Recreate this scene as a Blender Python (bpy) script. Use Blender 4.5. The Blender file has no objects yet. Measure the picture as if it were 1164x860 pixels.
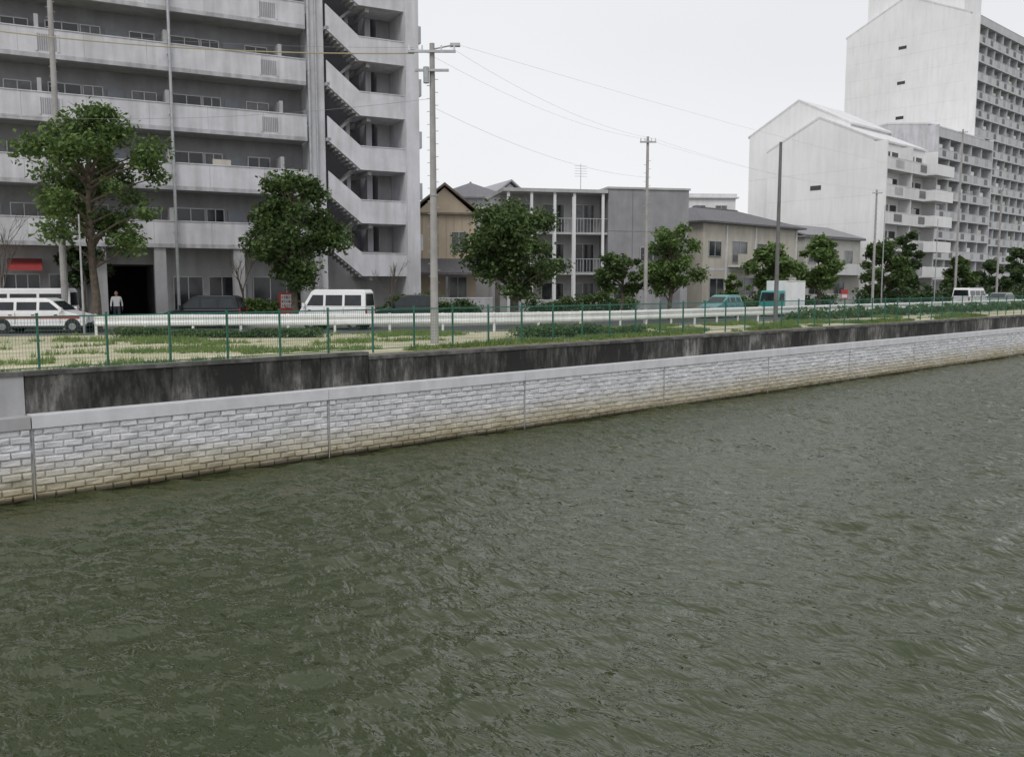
import bpy, math, random
import numpy as np
from mathutils import Vector, noise as mnoise
random.seed(7)
scn=bpy.context.scene
rad=math.radians
GZ=2.9
# ---------------------------------------------------------------- survey helpers
AZ=rad(47.7); FX,FY=math.cos(AZ),math.sin(AZ); RX,RY=FY,-FX
def ray(px):
    u=(px-582)/1008.0
    return FX+u*RX, FY+u*RY
def at(px,d):
    a,b=ray(px); return a*d,b*d
def at_y(px,y):
    a,b=ray(px); t=y/b; return a*t,y
# ---------------------------------------------------------------- materials
MATS={}
def nodes_of(m):
    m.use_nodes=True; nt=m.node_tree; return nt,nt.nodes,nt.links
def mat(name,col,rough=0.7,var=0.15,scale=1.5,streak=0.0,bump=0.0,bscale=20,metal=0.0,spec=0.5,col2=None,island=0.0,stretch=None):
    if name in MATS: return MATS[name]
    m=bpy.data.materials.new(name); nt,N,L=nodes_of(m)
    b=N['Principled BSDF']; b.inputs['Roughness'].default_value=rough; b.inputs['Metallic'].default_value=metal
    b.inputs['Specular IOR Level'].default_value=spec
    g=N.new('ShaderNodeNewGeometry')
    mp=N.new('ShaderNodeMapping'); mp.vector_type='POINT'
    if stretch: mp.inputs['Scale'].default_value=stretch
    L.new(g.outputs['Position'],mp.inputs['Vector'])
    n=N.new('ShaderNodeTexNoise'); n.inputs['Scale'].default_value=scale; n.inputs['Detail'].default_value=5; n.inputs['Roughness'].default_value=.65
    L.new(mp.outputs['Vector'],n.inputs['Vector'])
    c2=col2 if col2 else tuple(c*(1-2*var) for c in col)
    c1=tuple(min(1,c*(1+var)) for c in col) if not col2 else col
    r=N.new('ShaderNodeValToRGB'); r.color_ramp.elements[0].position=.3; r.color_ramp.elements[1].position=.7
    r.color_ramp.elements[0].color=(*c2,1); r.color_ramp.elements[1].color=(*c1,1)
    L.new(n.outputs['Fac'],r.inputs['Fac']); out=r.outputs['Color']
    if streak>0:
        mp2=N.new('ShaderNodeMapping'); mp2.inputs['Scale'].default_value=(1.7,1.7,.22); L.new(g.outputs['Position'],mp2.inputs['Vector'])
        n2=N.new('ShaderNodeTexNoise'); n2.inputs['Scale'].default_value=1.3; n2.inputs['Detail'].default_value=5
        L.new(mp2.outputs['Vector'],n2.inputs['Vector'])
        r2=N.new('ShaderNodeValToRGB'); r2.color_ramp.elements[0].position=.32; r2.color_ramp.elements[1].position=.60
        k=1-streak; r2.color_ramp.elements[0].color=(k,k,k*.98,1); r2.color_ramp.elements[1].color=(1,1,1,1)
        L.new(n2.outputs['Fac'],r2.inputs['Fac'])
        mx=N.new('ShaderNodeMixRGB'); mx.blend_type='MULTIPLY'; mx.inputs[0].default_value=1
        L.new(out,mx.inputs[1]); L.new(r2.outputs['Color'],mx.inputs[2]); out=mx.outputs[0]
    if island>0:
        mr=N.new('ShaderNodeMapRange'); mr.inputs['To Min'].default_value=1-island; mr.inputs['To Max'].default_value=1+island
        L.new(g.outputs['Random Per Island'],mr.inputs['Value'])
        vm=N.new('ShaderNodeVectorMath'); vm.operation='SCALE'; L.new(out,vm.inputs[0]); L.new(mr.outputs[0],vm.inputs['Scale']); out=vm.outputs[0]
    L.new(out,b.inputs['Base Color'])
    if bump>0:
        n3=N.new('ShaderNodeTexNoise'); n3.inputs['Scale'].default_value=bscale; n3.inputs['Detail'].default_value=4
        L.new(g.outputs['Position'],n3.inputs['Vector'])
        bp=N.new('ShaderNodeBump'); bp.inputs['Strength'].default_value=1; bp.inputs['Distance'].default_value=bump
        L.new(n3.outputs['Fac'],bp.inputs['Height']); L.new(bp.outputs['Normal'],b.inputs['Normal'])
    MATS[name]=m; return m
def glass(name,col=(.03,.035,.04)):
    return mat(name,col,rough=.12,var=.4,scale=.6,spec=.6)
def leafmat(name,c1,c2):
    m=bpy.data.materials.new(name); nt,N,L=nodes_of(m); b=N['Principled BSDF']; b.inputs['Roughness'].default_value=.6
    b.inputs['Specular IOR Level'].default_value=.3
    g=N.new('ShaderNodeNewGeometry'); n=N.new('ShaderNodeTexNoise'); n.inputs['Scale'].default_value=1.1; n.inputs['Detail'].default_value=3
    L.new(g.outputs['Position'],n.inputs['Vector'])
    ad=N.new('ShaderNodeMath'); ad.operation='MULTIPLY_ADD'; ad.inputs[1].default_value=.45
    L.new(g.outputs['Random Per Island'],ad.inputs[0]); 
    mm=N.new('ShaderNodeMath'); mm.operation='MULTIPLY_ADD'; mm.inputs[1].default_value=1.3; mm.inputs[2].default_value=-.38
    L.new(n.outputs['Fac'],mm.inputs[0]); L.new(mm.outputs[0],ad.inputs[2])
    r=N.new('ShaderNodeValToRGB'); r.color_ramp.elements[0].color=(*c1,1); r.color_ramp.elements[1].color=(*c2,1)
    L.new(ad.outputs[0],r.inputs['Fac']); L.new(r.outputs['Color'],b.inputs['Base Color'])
    t=N.new('ShaderNodeBsdfTranslucent'); L.new(r.outputs['Color'],t.inputs['Color'])
    mx=N.new('ShaderNodeMixShader'); mx.inputs[0].default_value=.3
    L.new(b.outputs[0],mx.inputs[1]); L.new(t.outputs[0],mx.inputs[2]); L.new(mx.outputs[0],N['Material Output'].inputs['Surface'])
    return m
# ---------------------------------------------------------------- mesh builder
class MB:
    def __init__(s): s.v=[];s.f=[];s.m=[];s.mats=[]
    def mi(s,m):
        if m not in s.mats: s.mats.append(m)
        return s.mats.index(m)
    def add(s,vs,fs,m):
        o=len(s.v); s.v+= [tuple(x) for x in vs]; i=s.mi(m)
        for f in fs: s.f.append(tuple(a+o for a in f)); s.m.append(i)
    def box(s,x0,x1,y0,y1,z0,z1,m):
        if x1<x0:x0,x1=x1,x0
        if y1<y0:y0,y1=y1,y0
        s.add([(x0,y0,z0),(x1,y0,z0),(x1,y1,z0),(x0,y1,z0),(x0,y0,z1),(x1,y0,z1),(x1,y1,z1),(x0,y1,z1)],
              [(0,3,2,1),(4,5,6,7),(0,1,5,4),(1,2,6,5),(2,3,7,6),(3,0,4,7)],m)
    def prism_y(s,poly,y0,y1,m):
        n=len(poly)
        s.add([(x,y0,z) for x,z in poly]+[(x,y1,z) for x,z in poly],
              [tuple(range(n)),tuple(range(2*n-1,n-1,-1))]+[((i+1)%n,i,i+n,(i+1)%n+n) for i in range(n)],m)
    def prism_x(s,poly,x0,x1,m):
        n=len(poly)
        s.add([(x0,y,z) for y,z in poly]+[(x1,y,z) for y,z in poly],
              [tuple(range(n-1,-1,-1)),tuple(range(n,2*n))]+[(i,(i+1)%n,(i+1)%n+n,i+n) for i in range(n)],m)
    def tube(s,p0,p1,r0,r1,m,n=8,caps=True):
        p0=Vector(p0);p1=Vector(p1);d=(p1-p0)
        if d.length<1e-6:return
        d.normalize(); a=d.cross(Vector((0,0,1)))
        if a.length<.05:a=d.cross(Vector((1,0,0)))
        a.normalize(); b=d.cross(a)
        vs=[];
        for p,r in((p0,r0),(p1,r1)):
            for i in range(n):
                t=2*math.pi*i/n; vs.append(p+a*(r*math.cos(t))+b*(r*math.sin(t)))
        fs=[(i,(i+1)%n,(i+1)%n+n,i+n) for i in range(n)]
        if caps: fs+=[tuple(range(n-1,-1,-1)),tuple(range(n,2*n))]
        s.add(vs,fs,m)
    def build(s,name,parent=None,loc=(0,0,0),rotz=0,bevel=0,smooth=False):
        me=bpy.data.meshes.new(name); me.from_pydata(s.v,[],s.f)
        for m in s.mats: me.materials.append(m)
        me.polygons.foreach_set('material_index',s.m)
        if smooth: me.polygons.foreach_set('use_smooth',[True]*len(s.f))
        me.update()
        o=bpy.data.objects.new(name,me); scn.collection.objects.link(o)
        o.location=loc; o.rotation_euler=(0,0,rotz)
        if parent: o.parent=parent
        if bevel:
            b=o.modifiers.new('bevel','BEVEL'); b.width=bevel; b.segments=2; b.limit_method='ANGLE'; b.angle_limit=rad(35)
        return o
def empty(name,x,y,z=GZ,rot=0):
    e=bpy.data.objects.new(name,None); scn.collection.objects.link(e); e.location=(x,y,z); e.rotation_euler=(0,0,rot); e.empty_display_size=.5; return e
# ---------------------------------------------------------------- common mats
M_par=mat('parapet_concrete',(.63,.63,.67),.8,.07,.8,streak=.20)
M_wallg=mat('grey_render',(.45,.45,.465),.85,.09,.7,streak=.18)
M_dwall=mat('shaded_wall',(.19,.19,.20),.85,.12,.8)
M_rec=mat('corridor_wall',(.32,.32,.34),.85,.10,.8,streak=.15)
M_white=mat('white_render',(.80,.80,.81),.8,.035,.2,streak=.07)
M_white2=mat('white_balcony',(.70,.70,.71),.8,.05,.4,streak=.12)
M_towb=mat('tower_balcony_grey',(.54,.55,.57),.8,.06,.4,streak=.12)
M_glass=glass('window_glass')
M_glass2=glass('window_glass_curtained',(.13,.135,.14))
M_frame=mat('aluminium_frame',(.45,.45,.46),.4,.05,metal=.5)
M_metal=mat('galvanised_steel',(.42,.43,.44),.45,.12,3,metal=.5)
M_pipe=mat('pipe_paint',(.60,.60,.61),.5,.06)
M_door=mat('door_paint',(.26,.28,.31),.5,.08)
M_conc=mat('pole_concrete',(.36,.35,.34),.85,.12,2,bump=.004)
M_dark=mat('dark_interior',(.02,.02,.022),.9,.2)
M_red=mat('red_paint',(.40,.05,.05),.45,.08)
M_roof=mat('dark_roof_tile',(.12,.12,.13),.6,.25,6,bump=.02,bscale=6)
M_tan=mat('tan_siding',(.55,.46,.35),.8,.06,1,streak=.1)
M_beige=mat('beige_render',(.52,.49,.43),.85,.06,.8,streak=.12)
M_beige2=mat('grey_beige_render',(.48,.47,.44),.85,.06,.8,streak=.12)
M_grn=mat('fence_green_paint',(.03,.16,.11),.5,.15,4)
M_bark=mat('bark',(.13,.105,.08),.9,.25,6,bump=.02,bscale=25,streak=.2)
M_wire=mat('cable_grey',(.24,.24,.245),.6,.1)
# ---------------------------------------------------------------- world
w=bpy.data.worlds.new('World'); scn.world=w; w.use_nodes=True
N=w.node_tree.nodes; L=w.node_tree.links; bg=N['Background']; bg.inputs['Strength'].default_value=.1
SUN=Vector((-.75,-.45,.95)).normalized()
sky=N.new('ShaderNodeTexSky'); sky.sky_type='NISHITA'; sky.sun_disc=False
sky.sun_elevation=math.asin(SUN.z); sky.sun_rotation=math.atan2(SUN.x,SUN.y)%(2*math.pi)
tc=N.new('ShaderNodeTexCoord'); mp=N.new('ShaderNodeMapping'); mp.inputs['Scale'].default_value=(1,1,2.5)
L.new(tc.outputs['Generated'],mp.inputs['Vector'])
nz=N.new('ShaderNodeTexNoise'); nz.inputs['Scale'].default_value=1.4; nz.inputs['Detail'].default_value=3
L.new(mp.outputs['Vector'],nz.inputs['Vector'])
rp=N.new('ShaderNodeValToRGB'); rp.color_ramp.elements[0].position=.3; rp.color_ramp.elements[1].position=.7
rp.color_ramp.elements[0].color=(.83,.835,.855,1); rp.color_ramp.elements[1].color=(.91,.91,.925,1)
L.new(nz.outputs['Fac'],rp.inputs['Fac'])
sc=N.new('ShaderNodeVectorMath'); sc.operation='SCALE'; sc.inputs['Scale'].default_value=10.3
L.new(rp.outputs['Color'],sc.inputs[0])
mx=N.new('ShaderNodeMixRGB'); mx.inputs[0].default_value=.94
L.new(sky.outputs['Color'],mx.inputs[1]); L.new(sc.outputs[0],mx.inputs[2]); L.new(mx.outputs[0],bg.inputs['Color'])
sl=bpy.data.lights.new('sun','SUN'); sl.energy=1.2; sl.angle=rad(25); sl.color=(1,.98,.95)
so=bpy.data.objects.new('sun',sl); scn.collection.objects.link(so); so.rotation_euler=SUN.to_track_quat('Z','Y').to_euler(); so.location=(0,0,60)
# ---------------------------------------------------------------- water
def water_mat(name,dist,far):
    wm=bpy.data.materials.new(name); nt,N,L=nodes_of(wm); b=N['Principled BSDF']
    b.inputs['Roughness'].default_value=.03; b.inputs['IOR'].default_value=1.42
    g=N.new('ShaderNodeNewGeometry')
    b.inputs['Base Color'].default_value=(.042,.053,.023,1)
    def wn(rot,sx,sy,scale,det,dist=0.0):
        m=N.new('ShaderNodeMapping'); m.inputs['Rotation'].default_value=(0,0,rot); m.inputs['Scale'].default_value=(sx,sy,1)
        L.new(g.outputs['Position'],m.inputs['Vector'])
        n=N.new('ShaderNodeTexNoise'); n.inputs['Scale'].default_value=scale; n.inputs['Detail'].default_value=det; n.inputs['Distortion'].default_value=dist
        L.new(m.outputs['Vector'],n.inputs['Vector']); return n.outputs['Fac']
    h=wn(-rad(60),1,.40,2.1,3,.35) if far else wn(-rad(50),1,.45,3.6,3,.3)
    bp=N.new('ShaderNodeBump'); bp.inputs['Strength'].default_value=1; bp.inputs['Distance'].default_value=dist
    L.new(h,bp.inputs['Height']); L.new(bp.outputs['Normal'],b.inputs['Normal'])
    return wm
wfar=water_mat('canal_water_far',.30,True); wnear=water_mat('canal_water',.13,False)
wroot=empty('water',0,0,0)
X0,X1,Y0,Y1=-14.0,92.0,-8.0,22.68
mb=MB()
for a in((-400,1500,-500,Y0),(-400,X0,Y0,22.9),(X1,1500,Y0,22.9)):
    mb.add([(a[0],a[2],0),(a[1],a[2],0),(a[1],a[3],0),(a[0],a[3],0)],[(0,1,2,3)],wfar)
mb.build('outer_surface',wroot)
st_=.075
nx=int((X1-X0)/st_)+1; ny=int((Y1-Y0)/st_)+1
gxx,gyy=np.meshgrid(np.linspace(X0,X1,nx,dtype=np.float32),np.linspace(Y0,Y1,ny,dtype=np.float32))
H=np.zeros_like(gxx); rw_=np.random.default_rng(21)
for i in range(72):
    lam=.34*(4.6**rw_.random()); th=rad(58)+rw_.normal()*rad(30); k=2*math.pi/lam
    slope=.0215*(1.0 if lam<.9 else .7); amp=slope/k*math.sqrt(2)
    ph=rw_.random()*6.283
    arg=(k*math.cos(th))*gxx+(k*math.sin(th))*gyy+ph
    H+=np.float32(amp)*(np.sin(arg)-.22*np.cos(2*arg))
G_=np.zeros_like(gxx)
for i in range(10):
    lam=rw_.uniform(4,18); th=rw_.uniform(0,6.28); G_+=np.sin(2*math.pi/lam*(math.cos(th)*gxx+math.sin(th)*gyy)+rw_.random()*6.28)
H*=(1+.25*G_/1.8)
edge=np.minimum(np.minimum((gxx-X0)/2,(X1-gxx)/2),(gyy-Y0)/2); H*=np.clip(edge,0,1)
v=np.stack([gxx,gyy,H],-1).reshape(-1,3).astype(np.float32)
ii=np.arange((ny-1)*(nx-1)); r0=(ii//(nx-1))*nx+ii%(nx-1); q=np.stack([r0,r0+1,r0+1+nx,r0+nx],1).astype(np.int32)
me=bpy.data.meshes.new('rippled_surface'); me.vertices.add(len(v)); me.vertices.foreach_set('co',v.reshape(-1)); me.loops.add(q.size); me.polygons.add(len(q))
me.loops.foreach_set('vertex_index',q.reshape(-1)); me.polygons.foreach_set('loop_start',np.arange(0,q.size,4)); me.polygons.foreach_set('loop_total',np.full(len(q),4)); me.polygons.foreach_set('use_smooth',np.ones(len(q),dtype=bool))
me.update(calc_edges=True); me.materials.append(wnear); o=bpy.data.objects.new('rippled_surface',me); scn.collection.objects.link(o); o.parent=wroot
# ---------------------------------------------------------------- land
M_ground=mat('ground_soil',(.26,.25,.22),.95,.15,.2)
mb=MB(); mb.add([(-1500,23.35,GZ),(4000,23.35,GZ),(4000,4000,GZ),(-1500,4000,GZ),(-1500,23.35,1),(4000,23.35,1)],[(0,1,2,3),(0,4,5,1)],M_ground); mb.build('ground')
R=[(-60,47),(-10,46.5),(4,44),(12.4,40.1),(20.5,34.1),(27,30.9),(34,29.3),(46,29),(110,29),(600,29)]
def offset(poly,d):
    out=[]
    for i,p in enumerate(poly):
        a=Vector(poly[max(i-1,0)]);c=Vector(poly[min(i+1,len(poly)-1)]); t=(c-a).normalized(); n=Vector((-t.y,t.x)); out.append((p[0]+n.x*d,p[1]+n.y*d))
    return out
def strip(mb,A,B,z,m):
    n=len(A); mb.add([(x,y,z) for x,y in A]+[(x,y,z) for x,y in B],[(i,i+1,i+1+n,i+n) for i in range(n-1)],m)
M_verge=mat('dry_verge',(.60,.54,.40),.95,.1,.6,bump=.02,bscale=15,col2=(.34,.34,.20))
mb=MB(); strip(mb,[(x,23.36) for x,y in R],R,GZ+.004,M_verge); mb.build('grass_verge')
M_asph=mat('asphalt',(.075,.075,.077),.9,.12,3,bump=.004,bscale=60)
mb=MB(); strip(mb,offset(R,.5),offset(R,6.6),GZ+.008,M_asph); mb.build('road')
M_line=mat('road_paint',(.7,.7,.68),.7,.1,4)
mb=MB(); strip(mb,offset(R,.95),offset(R,1.07),GZ+.012,M_line); strip(mb,offset(R,6.1),offset(R,6.22),GZ+.012,M_line); mb.build('road_markings')
M_pave=mat('pavement_concrete',(.33,.32,.31),.9,.1,2,bump=.004)
mb=MB()
A=offset(R,6.6);B=offset(R,8.0)
strip(mb,A,B,GZ+.13,M_pave)
n=len(A); mb.add([(x,y,GZ) for x,y in A]+[(x,y,GZ+.13) for x,y in A],[(i,i+1,i+1+n,i+n) for i in range(n-1)],M_pave)
mb.build('pavement')
# ---------------------------------------------------------------- canal walls
D=22.6
bm=mat('revetment_block',(.66,.66,.68),.9,.08,2.2,bump=.02,bscale=18,island=.06)
def tide(nt,src,b):
    N=nt.nodes;L=nt.links
    g=N.new('ShaderNodeNewGeometry'); sp=N.new('ShaderNodeSeparateXYZ'); L.new(g.outputs['Position'],sp.inputs[0])
    n=N.new('ShaderNodeTexNoise'); n.inputs['Scale'].default_value=.9; n.inputs['Detail'].default_value=5; L.new(g.outputs['Position'],n.inputs['Vector'])
    ma=N.new('ShaderNodeMath'); ma.operation='MULTIPLY_ADD'; ma.inputs[1].default_value=-.6; L.new(n.outputs['Fac'],ma.inputs[0]); L.new(sp.outputs['Z'],ma.inputs[2])
    r=N.new('ShaderNodeValToRGB'); e=r.color_ramp.elements; e[0].position=0.0; e[0].color=(.46,.39,.22,1); e[1].position=.70; e[1].color=(1,1,1,1)
    q=r.color_ramp.elements.new(.25); q.color=(.77,.71,.54,1)
    mr=N.new('ShaderNodeMapRange'); mr.inputs['From Min'].default_value=-.30; mr.inputs['From Max'].default_value=1.2
    L.new(ma.outputs[0],mr.inputs['Value']); L.new(mr.outputs[0],r.inputs['Fac'])
    m=N.new('ShaderNodeMixRGB'); m.blend_type='MULTIPLY'; m.inputs[0].default_value=1
    L.new(src,m.inputs[1]); L.new(r.outputs['Color'],m.inputs[2])
    r2=N.new('ShaderNodeMapRange'); r2.inputs['From Min'].default_value=.07; r2.inputs['From Max'].default_value=.17; r2.inputs['To Min'].default_value=.22
    L.new(sp.outputs['Z'],r2.inputs['Value']); v=N.new('ShaderNodeVectorMath'); v.operation='SCALE'; L.new(m.outputs[0],v.inputs[0]); L.new(r2.outputs[0],v.inputs['Scale'])
    L.new(v.outputs[0],b.inputs['Base Color'])
b=bm.node_tree.nodes['Principled BSDF']; tide(bm.node_tree,b.inputs['Base Color'].links[0].from_socket,b)
M_mort=mat('revetment_joint',(.60,.60,.61),.95,.12,3)
b=M_mort.node_tree.nodes['Principled BSDF']; tide(M_mort.node_tree,b.inputs['Base Color'].links[0].from_socket,b)
M_cop=mat('revetment_coping_concrete',(.66,.66,.69),.85,.06,1.5,streak=.1)
mb=MB()
mb.box(-150,700,D+.05,D+.6,-1,1.70,M_mort)
joints=[5.46+7.86*k for k in range(-3,40)]
x=5.46
while x<690:
    mb.box(x+.008,x+7.852,D-.03,D+.62,1.70,2.0,M_cop); x+=7.86
mb.box(-150,5.44,D-.03,D+.62,1.70,1.98,M_wallg)
bw=.44; ch=.17; nrow=10
for ji,j in enumerate(joints[:-1]):
    if j>190: break
    nx_=int(round((7.86-.06)/bw)); w0=(7.86-.06)/nx_
    for r in range(nrow):
        off=0 if r%2==0 else w0/2
        x=j+.03
        while x<j+7.83-.01:
            xe=min(x+(w0 if not(x==j+.03 and off) else off), j+7.83)
            zz=r*ch
            dy=random.uniform(-.025,.016); z0=zz+.006; z1=zz+ch-.006
            xa=x+.006; xb=xe-.006
            c=.026
            if xb-xa>.08:
                j_=lambda:random.uniform(-.008,.008)
                vs=[(xa,D+.05,z0),(xb,D+.05,z0),(xb,D+.05,z1),(xa,D+.05,z1),(xa+c+j_(),D+dy+j_(),z0+c+j_()),(xb-c+j_(),D+dy+2*j_(),z0+c+j_()),(xb-c+j_(),D+dy+2*j_(),z1-c+j_()),(xa+c+j_(),D+dy+j_(),z1-c+j_())]
                mb.add(vs,[(4,5,6,7),(0,1,5,4),(1,2,6,5),(2,3,7,6),(3,0,4,7)],bm)
            x=xe
    mb.box(j-.007,j+.007,D+.0,D+.04,0,1.7,M_wallg)
mb.build('block_revetment_wall')
dm=bpy.data.materials.new('old_stained_concrete'); nt,N,L=nodes_of(dm); b=N['Principled BSDF']; b.inputs['Roughness'].default_value=.95
g=N.new('ShaderNodeNewGeometry')
def nz_(s,sc_,det=6):
    m=N.new('ShaderNodeMapping'); m.inputs['Scale'].default_value=sc_; L.new(g.outputs['Position'],m.inputs['Vector'])
    n=N.new('ShaderNodeTexNoise'); n.inputs['Scale'].default_value=s; n.inputs['Detail'].default_value=det; n.inputs['Roughness'].default_value=.7; L.new(m.outputs['Vector'],n.inputs['Vector']); return n.outputs['Fac']
f1=nz_(.55,(1,1,.5)); f2=nz_(6,(1,1,.18))
ma=N.new('ShaderNodeMath'); ma.operation='MULTIPLY_ADD'; ma.inputs[1].default_value=.5; L.new(f2,ma.inputs[0]); L.new(f1,ma.inputs[2])
r=N.new('ShaderNodeValToRGB'); e=r.color_ramp.elements; e[0].position=.66; e[0].color=(.016,.016,.015,1); e[1].position=.98; e[1].color=(.30,.29,.27,1)
q=e.new(.80); q.color=(.070,.068,.063,1)
L.new(ma.outputs[0],r.inputs['Fac']); L.new(r.outputs['Color'],b.inputs['Base Color'])
bp=N.new('ShaderNodeBump'); bp.inputs['Distance'].default_value=.02; L.new(f2,bp.inputs['Height']); L.new(bp.outputs['Normal'],b.inputs['Normal'])
M_cap=mat('old_coping',(.15,.148,.14),.95,.35,1.6,streak=.5,bump=.01)
mb=MB()
xs=15.0
x=5.46-7.86*20
while x<690:
    x2=x+7.86
    if x<xs-.01<x2-.01: x2=xs
    top=3.0 if x<xs-.01 else 2.86
    m_=M_wallg if x<5.4 else dm
    mb.box(x+.012,x2-.012,D+.42,D+.75,1.95,top-.1,m_)
    mb.box(x+.008,x2-.008,D+.39,D+.79,top-.1,top,M_cap)
    x=x2
mb.box(-150,690,D+.46,D+.72,1.9,2.6,dm)
mb.build('old_flood_wall')
# ---------------------------------------------------------------- fence on the wall
mb=MB(); fy=D+1.0
M_mesh=mat('fence_mesh_green',(.05,.15,.11),.55,.15,4)
fx0=5.95-1.6*20
xx=fx0
while xx<260:
    mb.box(xx-.024,xx+.024,fy-.024,fy+.024,GZ-.2,GZ+1.42,M_grn)
    mb.box(xx-.03,xx+.03,fy-.03,fy+.03,GZ+1.42,GZ+1.45,M_grn)
    xx+=1.6
for z,t in((.12,.012),(1.36,.018)):
    mb.box(fx0,260,fy-t,fy+t,GZ+z-t,GZ+z+t,M_grn)
zz=.22
while zz<1.34:
    mb.box(fx0,260,fy-.0495,fy-.0445,GZ+zz-.0025,GZ+zz+.0025,M_mesh); zz+=.1
xx=fx0
while xx<150:
    s_=.07 if xx<70 else .14
    mb.box(xx-.0025,xx+.0025,fy-.0555,fy-.050,GZ+.12,GZ+1.36,M_mesh); xx+=s_
mb.build('canal_fence')
# ---------------------------------------------------------------- guard rail
def resample(poly,step):
    out=[];
    for a,b_ in zip(poly[:-1],poly[1:]):
        a=Vector(a);b_=Vector(b_);n_=max(1,int((b_-a).length/step))
        for i in range(n_): out.append(tuple(a.lerp(b_,i/n_)))
    out.append(poly[-1]); return out
M_rail=mat('guard_rail_white',(.80,.81,.82),.45,.05,3,streak=.12)
mb=MB(); rl=resample([(12.4,40.1),(20.5,34.1),(27,30.9),(34,29.3),(46,29),(110,29),(220,29)],2.0)
prof=[(-.02,.40),(.03,.46),(.03,.54),(-.015,.60),(-.015,.68),(.03,.74),(.03,.82),(-.02,.88)]
K=len(prof)
for a,b_ in zip(rl[:-1],rl[1:]):
    a=Vector(a);b_=Vector(b_);t=(b_-a).normalized();n_=Vector((t.y,-t.x))
    vs=[]
    for p in(a,b_):
        for o,z in prof: vs.append((p.x+n_.x*(o+.08),p.y+n_.y*(o+.08),GZ+z))
    mb.add(vs,[(i,i+K,i+K+1,i+1) for i in range(K-1)],M_rail)
    mb.tube((a.x,a.y,GZ-.1),(a.x,a.y,GZ+.9),.057,.057,M_rail,8)
mb.build('guard_rail')
# ---------------------------------------------------------------- windows helper (front = -y)
def window(mb,x0,x1,z0,z1,y,panes=2,g=None):
    g=g or M_glass
    mb.box(x0,x1,y-.02,y+.01,z0,z1,g)
    t=.05
    mb.box(x0-t,x1+t,y-.07,y+.01,z1,z1+t,M_frame); mb.box(x0-t,x1+t,y-.09,y+.01,z0-t,z0,M_frame)
    mb.box(x0-t,x0,y-.07,y+.01,z0,z1,M_frame); mb.box(x1,x1+t,y-.07,y+.01,z0,z1,M_frame)
    for i in range(1,panes):
        c=x0+(x1-x0)*i/panes; mb.box(c-.025,c+.025,y-.05,y+.01,z0,z1,M_frame)
# ---------------------------------------------------------------- left apartment block
bx,by=at(0,45); brot=rad(-14.6)
dx,dy=math.cos(brot),math.sin(brot)
def s1(px,off=0):
    a,b_=ray(px); ox,oy=bx-dy*off,by+dx*off
    return (a*oy-b_*ox)/(b_*dx-a*dy)
root=empty('apartment_building',bx,by,GZ,brot)
FH=3.125; NF=9; S0=-12.0
sP=s1(357); sa=s1(376); sb=s1(411); sc_=s1(460); sd=s1(474)
wall=MB(); par=MB(); win=MB(); st=MB()
ztop=5.6+FH*(NF-1)+1.6
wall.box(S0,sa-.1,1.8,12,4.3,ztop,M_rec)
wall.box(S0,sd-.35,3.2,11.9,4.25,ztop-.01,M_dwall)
wall.box(S0-.3,sd+.3,-.1,12.2,ztop,ztop+.25,M_par)
wall.box(S0-.25,S0,0.05,12,0,ztop,M_wallg)
M_stain=mat('parapet_base_band',(.50,.50,.53),.85,.1,2,streak=.35)
for k in range(NF):
    zt=5.6+FH*k; fz=zt-1.2
    par.box(S0,sP-.12,-.0,.14,zt-1.42,zt,M_par)
    par.box(S0,sP-.12,-.012,-.0,zt-1.42,zt-1.2,M_stain)
    par.box(S0,sP-.12,.14,1.8,zt-1.40,zt-1.2,M_wallg)
    par.box(S0,sP-.12,-.035,.18,zt,zt+.05,M_par)
    x=S0+1.5
    while x<sP-.5:
        par.box(x-.012,x+.012,-.006,0,zt-1.19,zt-.01,M_wallg); x+=3.0
    for q in(s1(60),s1(305)):
        for j in range(9):
            par.box(q+j*.1,q+j*.1+.04,-.03,-.002,zt-1.05,zt-.25,M_rec)
        par.box(q-.08,q,-.04,-.002,zt-1.1,zt-.2,M_par); par.box(q+.9,q+.98,-.04,-.002,zt-1.1,zt-.2,M_par)
    unit=6.1; u0=s1(205,1.8)-2*unit-.4
    while u0<sP-1:
        if u0>S0:
            wall.box(u0-.1,u0+.1,.2,1.8,fz,fz+1.95,M_wallg)
            def dr(a): 
                if a+.9<sP-.4 and a>S0+.2:
                    win.box(a,a+.85,1.74,1.8,fz,fz+2.0,M_door); win.box(a+.08,a+.12,1.70,1.74,fz+.95,fz+1.1,M_frame)
            def wd(a,w_,z0,z1,g=None):
                if a+w_<sP-.3 and a>S0+.2: window(win,a,a+w_,fz+z0,fz+z1,1.8,2,g)
            wd(u0+.45,1.5,.95,2.05,M_glass); wd(u0+2.1,.9,.95,2.05,random.choice([M_glass,M_glass2])); dr(u0+3.25); wd(u0+4.5,1.2,.9,2.0,random.choice([M_glass,M_glass2]))
            win.box(u0+4.2,u0+4.45,1.55,1.8,fz+.3,fz+1.3,M_pipe)
            if random.random()<.5: win.box(u0+.6,u0+1.3,.9,1.3,fz+0,fz+.6,M_white2)
            if random.random()<.35:
                c_=u0+random.uniform(1,4); win.box(c_,c_+random.uniform(.4,1.1),.4,.45,fz+.9,fz+1.6,random.choice([M_door,M_beige,M_white2,M_glass2]))
        u0+=unit
par.box(S0,sP-.12,.14,1.8,ztop-.25,ztop-.01,M_wallg)
wall.box(sP+.05,sa-.12,-.12,1.8,0,ztop,M_par)
for q in(s1(205,-.25),s1(358,-.25)):
    win.tube((q,-.2,0),(q,-.2,ztop),.085,.085,M_metal,8)
    for k in range(NF): win.box(q-.11,q+.11,-.2,0,5.0+FH*k,5.06+FH*k,M_metal)
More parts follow.
